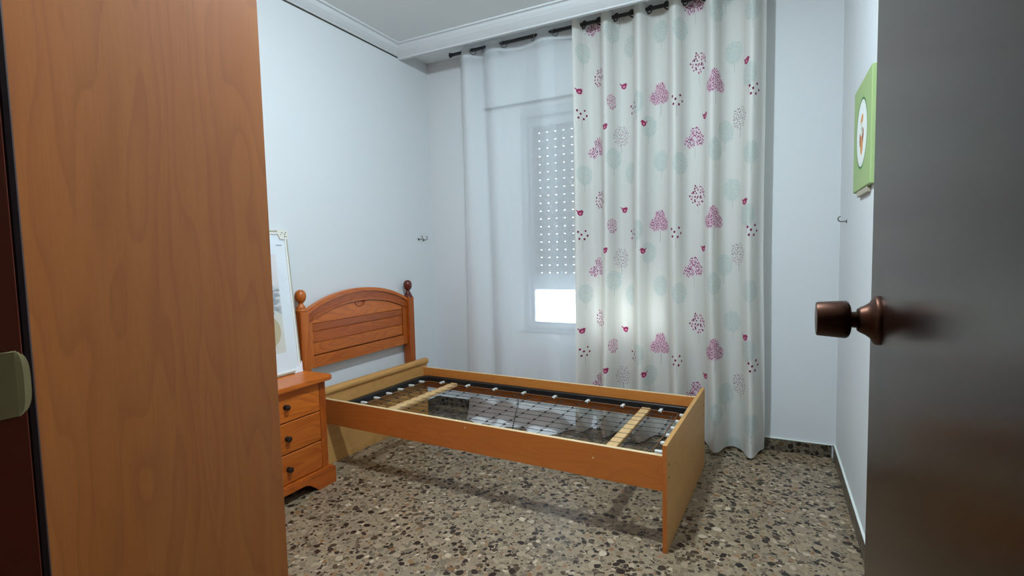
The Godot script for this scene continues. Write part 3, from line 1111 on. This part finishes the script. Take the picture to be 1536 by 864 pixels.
func build_nightstand() -> void:
	var t := thing("nightstand", "brown pine nightstand with three drawers between wardrobe and bed", "nightstand")
	var xw := XL + 0.014
	var xf := -2.068
	var z0 := -1.892
	var z1 := -1.392
	# top with rounded front corner and edge
	var st := mb()
	var out := PackedVector2Array()
	var r := 0.03
	var fx := -2.036
	for k in 7:
		var a := PI / 2 * k / 6.0
		out.append(Vector2(fx - r + r * cos(a), -1.352 - r + r * sin(a)))
	out.append(Vector2(xw, -1.352))
	out.append(Vector2(xw, -1.926))
	for k in 7:
		var a := -PI / 2 + PI / 2 * k / 6.0
		out.append(Vector2(fx - r + r * cos(a), -1.926 + r + r * sin(a)))
	prism(st, out, 1, 0.549, 0.566, 2)
	var inner := PackedVector2Array()
	for p in out: inner.append(Vector2(p.x - 0.004 if p.x > -2.2 else p.x, p.y + (0.004 if p.y < -1.7 else -0.004)))
	prism(st, inner, 1, 0.566, 0.57, 2)
	prism(st, inner, 1, 0.545, 0.549, 2)
	obj("top", st, M.pine[4], t)
	st = mb()
	span(st, Vector3(xw, 0.08, z0), Vector3(xf, 0.545, z0 + 0.02), 0.002)
	span(st, Vector3(xw, 0.08, z1 - 0.02), Vector3(xf, 0.545, z1), 0.002)
	span(st, Vector3(xw, 0.08, z0 + 0.02), Vector3(xw + 0.01, 0.545, z1 - 0.02), 0.0)
	for y in [0.088, 0.238, 0.392]:
		span(st, Vector3(xw + 0.01, y - 0.008, z0 + 0.02), Vector3(xf - 0.012, y, z1 - 0.02), 0.0)
	# front stiles
	span(st, Vector3(xf - 0.012, 0.08, z0 + 0.02), Vector3(xf, 0.545, z0 + 0.04), 0.002)
	span(st, Vector3(xf - 0.012, 0.08, z1 - 0.04), Vector3(xf, 0.545, z1 - 0.02), 0.002)
	obj("body", st, M.pine[1], t)
	var ys := [[0.093, 0.235], [0.241, 0.389], [0.395, 0.543]]
	for k in 3:
		st = mb()
		span(st, Vector3(xf - 0.016, ys[k][0], z0 + 0.042), Vector3(xf + 0.001, ys[k][1], z1 - 0.042), 0.003, 2)
		var d := obj("drawer", st, M.pine[[2, 0, 4][k]], t)
		st = mb()
		var ky: float = (ys[k][0] + ys[k][1]) / 2
		lathe(st, PackedVector2Array([Vector2(0.0125, 0), Vector2(0.0125, 0.003), Vector2(0.0062, 0.005), Vector2(0.0058, 0.012), Vector2(0.011, 0.0155), Vector2(0.014, 0.019), Vector2(0.0128, 0.024), Vector2(0.007, 0.027), Vector2(0, 0.0275)]), Vector3(xf + 0.001, ky, -1.642), Vector3.RIGHT, 20)
		obj("knob", st, M.dark_knob, d)
	# plinth with bracket feet round an arched opening
	st = mb()
	var pz0 := -1.91
	var pz1 := -1.374
	out = PackedVector2Array([Vector2(pz0, 0), Vector2(pz0 + 0.113, 0), Vector2(pz0 + 0.135, 0.02), Vector2(pz0 + 0.165, 0.044), Vector2(pz0 + 0.195, 0.056), Vector2(pz1 - 0.195, 0.056), Vector2(pz1 - 0.165, 0.044), Vector2(pz1 - 0.135, 0.02), Vector2(pz1 - 0.113, 0), Vector2(pz1, 0), Vector2(pz1, 0.078), Vector2(pz0, 0.078)])
	prism(st, out, 0, -2.058, -2.039, 2)
	span(st, Vector3(xw, 0, pz0), Vector3(-2.058, 0.078, pz0 + 0.018), 0.001, 0)
	span(st, Vector3(xw, 0, pz1 - 0.018), Vector3(-2.058, 0.078, pz1), 0.001, 0)
	span(st, Vector3(xw, 0.078, pz0), Vector3(-2.039, 0.084, pz1), 0.002, 2)
	span(st, Vector3(xw, 0.084, pz0 + 0.006), Vector3(-2.046, 0.09, pz1 - 0.006), 0.002, 2)
	obj("plinth", st, M.pine[3], t)

func build_curtains() -> void:
	# the rod in the pocket behind the cornice
	var r := thing("curtain_rod", "thin black curtain rod across the top of the window wall", "curtain rod")
	var st := mb()
	rod(st, Vector3(-2.0, ROD_Y, ROD_Z), Vector3(0.02, ROD_Y, ROD_Z), 0.011, 16)
	obj("rod", st, M.black_metal, r)
	for s in [[-2.0, Vector3.LEFT], [0.02, Vector3.RIGHT]]:
		st = mb()
		lathe(st, PackedVector2Array([Vector2(0.011, 0), Vector2(0.0115, 0.012), Vector2(0.013, 0.02), Vector2(0.017, 0.028), Vector2(0.0175, 0.033), Vector2(0.014, 0.036), Vector2(0, 0.037)]), Vector3(s[0], ROD_Y, ROD_Z), s[1], 18)
		obj("finial", st, M.black_metal, r)
	for x in [-0.062, -1.68]:
		st = mb()
		box(st, Vector3(x, 2.578, ZB + (0.004 if x > -1 else 0.054)), Vector3(0.026, 0.056, 0.008), 0.002)
		rod(st, Vector3(x, 2.565, ZB + 0.008), Vector3(x, 2.565, ROD_Z), 0.005, 8)
		obj("bracket", st, M.black_metal, r)
	# patterned curtain: folds of about 20 cm
	var xa := -1.108
	var xb := -0.036
	var zfold := func(x: float, y: float) -> float:
		var low := clampf((2.5 - y) / 2.5, 0, 1)
		var w := x + 0.012 * sin(x * 7.0 + 1.0) * low + 0.006 * sin(y * 2.3 + x * 5.0) * low
		var a := 0.050 + 0.014 * low + 0.022 * pow(low, 7.0)
		var th := TAU * (w + 0.095) / 0.2
		var c := cos(th + 0.45 * sin(th) + 0.3)
		return ROD_Z + a * signf(c) * pow(absf(c), 0.8) + 0.010 * low * sin(x * 19.0 + y * 1.7) + 0.004 * low * sin(x * 73.0 + y * 3.0)
	# arc length along the cloth at mid height
	var table := PackedFloat32Array()
	var acc := 0.0
	var steps := 400
	for k in steps + 1:
		if k > 0:
			var x1: float = xa + (xb - xa) * k / steps
			var x0: float = xa + (xb - xa) * (k - 1) / steps
			acc += Vector2(x1 - x0, zfold.call(x1, 1.4) - zfold.call(x0, 1.4)).length()
		table.append(acc)
	var length := acc
	var s_of := func(x: float) -> float:
		var k := clampi(int(round((x - xa) / (xb - xa) * steps)), 0, steps)
		return table[k] * 0.5 + length * 0.5 * k / steps
	var repeat := 0.75
	var y_top := 2.606
	var cl := plain(Color.WHITE, 0.5, 0.4)
	cl.albedo_texture = ImageTexture.create_from_image(curtain_image(1600, 800, length, repeat, s_of, y_top))
	cl.cull_mode = BaseMaterial3D.CULL_DISABLED
	cl.backlight_enabled = true
	cl.backlight = Color(0.8, 0.77, 0.72)
	var pc := thing("patterned_curtain", "white satin curtain printed with plum and pale teal trees and birds", "curtain")
	st = mb()
	sheet(st, 260, 60, func(u: float, v: float) -> Vector3:
		var y := lerpf(y_top, 0.010 + 0.012 * (0.5 - 0.5 * sin(u * 23.0)), v)
		var x := lerpf(xa, xb, u) + 0.008 * v * sin(v * 5.0 + u * 3.0) + 0.004 * sin(v * 9.0) * v
		return Vector3(x, y, zfold.call(lerpf(xa, xb, u), y)),
		func(u: float, v: float) -> Vector2:
			return Vector2(s_of.call(lerpf(xa, xb, u)) / length, (y_top - lerpf(y_top, 0.012, v)) / repeat))
	obj("cloth", st, cl, pc)
	for k in 11:
		var x := -0.095 - 0.05 - 0.1 * k
		if x < xa: break
		st = mb()
		var ang := 0.9 if k % 2 == 0 else -0.9
		torus(st, Vector3(x, ROD_Y - 0.004, ROD_Z), Vector3(cos(ang), 0, sin(ang)), 0.021, 0.0042, 20, 8)
		obj("eyelet", st, M.black_metal, pc)
	# sheer curtain
	var cuts := [-1.952, -1.848, -1.765, -1.607, -1.395, -1.24, -1.04, -0.9]
	var sx := func(x: float, y: float) -> float:
		var low := clampf((2.55 - y) / 2.3, 0, 1)
		for k in cuts.size() - 1:
			if x <= cuts[k + 1]:
				var t: float = (x - cuts[k]) / (cuts[k + 1] - cuts[k])
				var amp := (0.04 if k < 3 else 0.03) * (1.0 - 0.55 * low)
				if k == 2 and t > 0.0: amp *= 1.0 + 0.5 * low
				return ROD_Z - 0.012 + (1.0 if k % 2 == 0 else -1.0) * amp * sin(PI * t)
		return ROD_Z
	var sc := thing("sheer_curtain", "plain white sheer curtain hanging in front of the shuttered window", "curtain")
	st = mb()
	sheet(st, 170, 50, func(u: float, v: float) -> Vector3:
		var y := lerpf(2.604, 0.09, v)
		var x := lerpf(-1.952, -1.04, u)
		var z: float = sx.call(x, y)
		# the bunch at the left fans out a little towards the floor
		var fan := clampf(1.0 - (x + 1.952) / 0.5, 0, 1)
		var back := clampf((x + 1.25) / 0.13, 0, 1)
		z = lerpf(z + 0.05 * v * v, ROD_Z - 0.085, back)
		return Vector3(x + v * (0.02 + 0.075 * fan * clampf((x + 1.952) / 0.15, 0, 1)), y, z),
		func(u: float, v: float) -> Vector2: return Vector2(u, v))
	obj("cloth", st, M.voile, sc)
	st = mb()
	sheet(st, 120, 2, func(u: float, v: float) -> Vector3:
		var y := lerpf(2.6035, 2.53, v)
		var x := lerpf(-1.951, -1.04, u)
		return Vector3(x, y, sx.call(x, y) + 0.0016),
		func(u: float, v: float) -> Vector2: return Vector2(u, v))
	obj("heading_tape", st, M.voile, sc)
	st = mb()
	sheet(st, 120, 6, func(u: float, v: float) -> Vector3:
		var y := 0.15 * pow(1.0 - v, 1.3) + 0.004
		var w := (2.604 - y) / 2.514
		var x := lerpf(-1.952, -1.04, u)
		var fan := clampf(1.0 - (x + 1.952) / 0.5, 0, 1)
		var back := clampf((x + 1.25) / 0.13, 0, 1)
		var z: float = lerpf(sx.call(x, y) + 0.05 * w * w, ROD_Z - 0.085, back)
		return Vector3(x + w * (0.02 + 0.075 * fan * clampf((x + 1.952) / 0.15, 0, 1)), y, z + 0.0016 + (1.0 - 0.85 * back) * (0.085 + 0.03 * sin(x * 17.0) + 0.015 * sin(x * 43.0)) * v * v),
		func(u: float, v: float) -> Vector2: return Vector2(u, v))
	obj("hem", st, M.hem, sc)
	for k in range(1, 6):
		st = mb()
		var ang := 0.8 if k % 2 == 1 else -0.8
		torus(st, Vector3(cuts[k], ROD_Y - 0.008, ROD_Z - 0.004), Vector3(cos(ang), 0, sin(ang)), 0.021, 0.0035, 20, 8)
		obj("eyelet", st, M.eyelet, sc)

func build_pictures() -> void:
	# framed print that leans on the wall, standing on the nightstand
	var p := thing("framed_print", "white framed abstract print leaning on the wall, standing on the nightstand", "picture", Vector3(-2.247, 0.573, -1.905))
	var foot := 0.0
	var hgt := 0.756
	var lean := asin(0.066 / hgt)
	p.rotation.z = lean
	# own axes: x is the depth (0 is the front face), y up the frame, z along it (0 right edge, +0.55 left edge)
	var wid := 0.5
	var st := mb()
	var d := 0.022
	span(st, Vector3(-d, foot, 0), Vector3(0, hgt, 0.016), 0.002)
	span(st, Vector3(-d, foot, wid - 0.016), Vector3(0, hgt, wid), 0.002)
	span(st, Vector3(-d, foot, 0.016), Vector3(0, foot + 0.016, wid - 0.016), 0.002)
	span(st, Vector3(-d, hgt - 0.016, 0.016), Vector3(0, hgt, wid - 0.016), 0.002)
	var e := obj("frame", st, M.cream, p)
	st = mb()
	for q in [[0.0095, foot + 0.01, 0.0185, hgt - 0.01], [wid - 0.0185, foot + 0.01, wid - 0.0095, hgt - 0.01]]:
		span(st, Vector3(-0.012, q[1], q[0]), Vector3(0.0015, q[3], q[2]), 0.001)
	span(st, Vector3(-0.012, foot + 0.01, 0.0185), Vector3(0.0015, foot + 0.019, wid - 0.0185), 0.001)
	span(st, Vector3(-0.012, hgt - 0.019, 0.0185), Vector3(0.0015, hgt - 0.01, wid - 0.0185), 0.001)
	var sl := obj("slip", st, M.white_frame, e)
	sl.set_meta("label", "white inner slip of the frame")
	st = mb()
	span(st, Vector3(-0.016, 0.014, 0.014), Vector3(-0.006, hgt - 0.014, wid - 0.014), 0.0)
	obj("mat_board", st, M.mat_board, p)
	# the print: pale pink top, marbled grey band, ochre round below
	var img := Image.create(256, 400, false, Image.FORMAT_RGB8)
	img.fill(rgb(232, 222, 222))
	rng.seed = 9
	img.fill_rect(Rect2i(0, 180, 256, 220), rgb(222, 216, 202))
	for k in 170:
		blob(img, Vector2(rng.randf_range(0, 256), rng.randf_range(130, 240)), Vector2(rng.randf_range(6, 26), rng.randf_range(3, 10)), rng.randf_range(-0.8, 0.8), [rgb(132, 138, 146), rgb(172, 176, 182), rgb(210, 212, 214), rgb(98, 102, 110)][rng.randi() % 4], 0.5)
	blob(img, Vector2(150, 310), Vector2(92, 78), 0, rgb(190, 168, 112))
	for k in 60: blob(img, Vector2(rng.randf_range(70, 230), rng.randf_range(245, 375)), Vector2(rng.randf_range(4, 14), 3), rng.randf_range(-0.6, 0.6), rgb(202, 182, 128), 0.25)
	var pm := plain(Color.WHITE, 0.7)
	pm.albedo_texture = ImageTexture.create_from_image(img)
	st = mb()
	var a := 0.082
	var q := [Vector3(-0.0045, 0.632, wid - a), Vector3(-0.0045, 0.632, a), Vector3(-0.0045, 0.118, a), Vector3(-0.0045, 0.118, wid - a)]
	smooth_quad(st, q, [Vector3.RIGHT, Vector3.RIGHT, Vector3.RIGHT, Vector3.RIGHT], [Vector2(0, 0), Vector2(1, 0), Vector2(1, 1), Vector2(0, 1)])
	span(st, Vector3(-0.006, 0.118, a), Vector3(-0.0048, 0.632, wid - a), 0.0)
	obj("print", st, pm, p)
	st = mb()
	span(st, Vector3(-0.004, 0.016, 0.016), Vector3(-0.002, hgt - 0.016, wid - 0.016), 0.0)
	obj("glass", st, M.glass, p)
	# card corner protectors, printed with small marks at the top
	st = mb()
	prism(st, PackedVector2Array([Vector2(-0.003, hgt - 0.045), Vector2(-0.003, hgt + 0.003), Vector2(0.06, hgt + 0.003), Vector2(0.06, hgt - 0.014), Vector2(0.045, hgt - 0.045)]), 0, -d - 0.002, 0.002)
	var c := obj("corner_protector", st, M.card, p)
	st = mb()
	for m in [[0.006, 0.012, -0.012, 0.005], [0.011, 0.02, -0.02, 0.004], [0.028, 0.036, -0.013, 0.004], [0.006, 0.01, -0.034, 0.005], [0.038, 0.044, -0.022, 0.003], [0.014, 0.02, -0.034, 0.006]]:
		span(st, Vector3(0.002, hgt + m[2], m[0]), Vector3(0.0024, hgt + m[2] + m[3], m[1]), 0.0)
	obj("printed_marks", st, M.ink, c)
	st = mb()
	prism(st, PackedVector2Array([Vector2(-0.003, 0.055), Vector2(-0.003, -0.002), Vector2(0.05, -0.002)]), 0, -d - 0.002, 0.002)
	obj("corner_protector", st, M.mat_board, p)
	# a pencil-like mark on the mat
	st = mb()
	span(st, Vector3(-0.0055, hgt - 0.078, 0.035), Vector3(-0.0044, hgt - 0.075, 0.07), 0.0)
	obj("pen_mark", st, M.ink, p)

	# green canvas on the right wall: white round with a plain orange and brown figure
	var g := thing("green_canvas", "light green square canvas with a white round badge on the right wall", "picture", Vector3(XR, 1.4, -2.449))
	var half := 0.21
	st = mb()
	span(st, Vector3(-0.017, 0, -half), Vector3(-0.0005, 0.421, half), 0.003)
	obj("canvas", st, plain(rgb(160, 182, 122), 0.7), g)
	var im := Image.create(512, 512, false, Image.FORMAT_RGB8)
	im.fill(rgb(160, 182, 122))
	var o := Vector2(256, 248)
	blob(im, o, Vector2(176, 176), 0, rgb(140, 176, 104))
	blob(im, o, Vector2(168, 168), 0, rgb(62, 104, 62))
	blob(im, o, Vector2(158, 158), 0, rgb(236, 238, 230))
	blob(im, o, Vector2(150, 150), 0, rgb(196, 204, 190))
	blob(im, o, Vector2(147, 147), 0, rgb(238, 240, 234))
	blob(im, o + Vector2(4, 46), Vector2(42, 56), 0, rgb(214, 150, 84))
	blob(im, o + Vector2(40, 14), Vector2(20, 34), 0.3, rgb(150, 80, 44))
	blob(im, o + Vector2(-44, 26), Vector2(18, 34), -0.2, rgb(160, 86, 50))
	blob(im, o + Vector2(2, -66), Vector2(40, 22), -0.3, rgb(218, 150, 80))
	blob(im, o + Vector2(-2, -20), Vector2(36, 34), 0, rgb(224, 226, 214))
	blob(im, o + Vector2(12, -20), Vector2(9, 11), 0, rgb(108, 122, 96))
	var gm := plain(Color.WHITE, 0.65)
	gm.albedo_texture = ImageTexture.create_from_image(im)
	st = mb()
	var f := -0.0178
	smooth_quad(st, [Vector3(f, 0.418, -half + 0.003), Vector3(f, 0.418, half - 0.003), Vector3(f, 0.003, half - 0.003), Vector3(f, 0.003, -half + 0.003)], [Vector3.LEFT, Vector3.LEFT, Vector3.LEFT, Vector3.LEFT], [Vector2(0, 0), Vector2(1, 0), Vector2(1, 1), Vector2(0, 1)])
	span(st, Vector3(f + 0.0002, 0.003, -half + 0.003), Vector3(-0.0165, 0.418, half - 0.003), 0.0)
	obj("print", st, gm, g)
	# its stretcher bar shows below the lower edge
	st = mb()
	span(st, Vector3(-0.014, -0.022, -0.125), Vector3(-0.001, 0.0, 0.125), 0.001, 2)
	obj("stretcher_bar", st, M.cream, g)

func hook(called: String, label: String, at: Vector3, out: Vector3, group := "") -> void:
	var h := thing(called, label, "hook", at, 0.0, group)
	var st := mb()
	lathe(st, PackedVector2Array([Vector2(0.009, 0), Vector2(0.009, 0.002), Vector2(0.005, 0.004), Vector2(0, 0.0042)]), Vector3.ZERO, out, 14)
	obj("plate", st, M.hook, h)
	st = mb()
	var pts := PackedVector3Array([Vector3.ZERO, out * 0.012])
	for k in 9:
		var a := -PI / 2 + PI * 0.95 * k / 8.0
		pts.append(out * (0.024 + 0.013 * cos(a)) + Vector3(0, 0.013 + 0.013 * sin(a), 0))
	tube(st, pts, 0.0026, 8)
	obj("shank", st, M.hook, h)

func build_hooks() -> void:
	hook("wall_hook", "small metal wall hook above the bed, nearer the headboard", Vector3(XL, 1.298, -3.095), Vector3.RIGHT)
	hook("wall_hook", "small metal wall hook above the bed, nearer the room corner", Vector3(XL, 1.294, -3.155), Vector3.RIGHT)
	hook("wall_hook", "small metal wall hook on the right wall below the green canvas", Vector3(XR, 1.297, -3.0), Vector3.LEFT)

func build_lamp() -> void:
	var l := thing("ceiling_lamp", "small round frosted ceiling lamp above the middle of the room", "lamp", Vector3(-0.75, CEIL, -1.38))
	var st := mb()
	lathe(st, PackedVector2Array([Vector2(0, 0), Vector2(0.05, 0), Vector2(0.05, 0.008), Vector2(0.04, 0.0145), Vector2(0, 0.0145)]), Vector3.ZERO, Vector3.DOWN, 24)
	obj("base", st, M.white_alu, l)
	st = mb()
	var p := PackedVector2Array()
	for k in 13:
		var a := -PI / 2 + PI * k / 12.0
		p.append(Vector2(0.052 * cos(a), 0.052 * sin(a)))
	lathe(st, p, Vector3(0, -0.067, 0), Vector3.DOWN, 28)
	obj("lamp_globe", st, M.bulb, l)
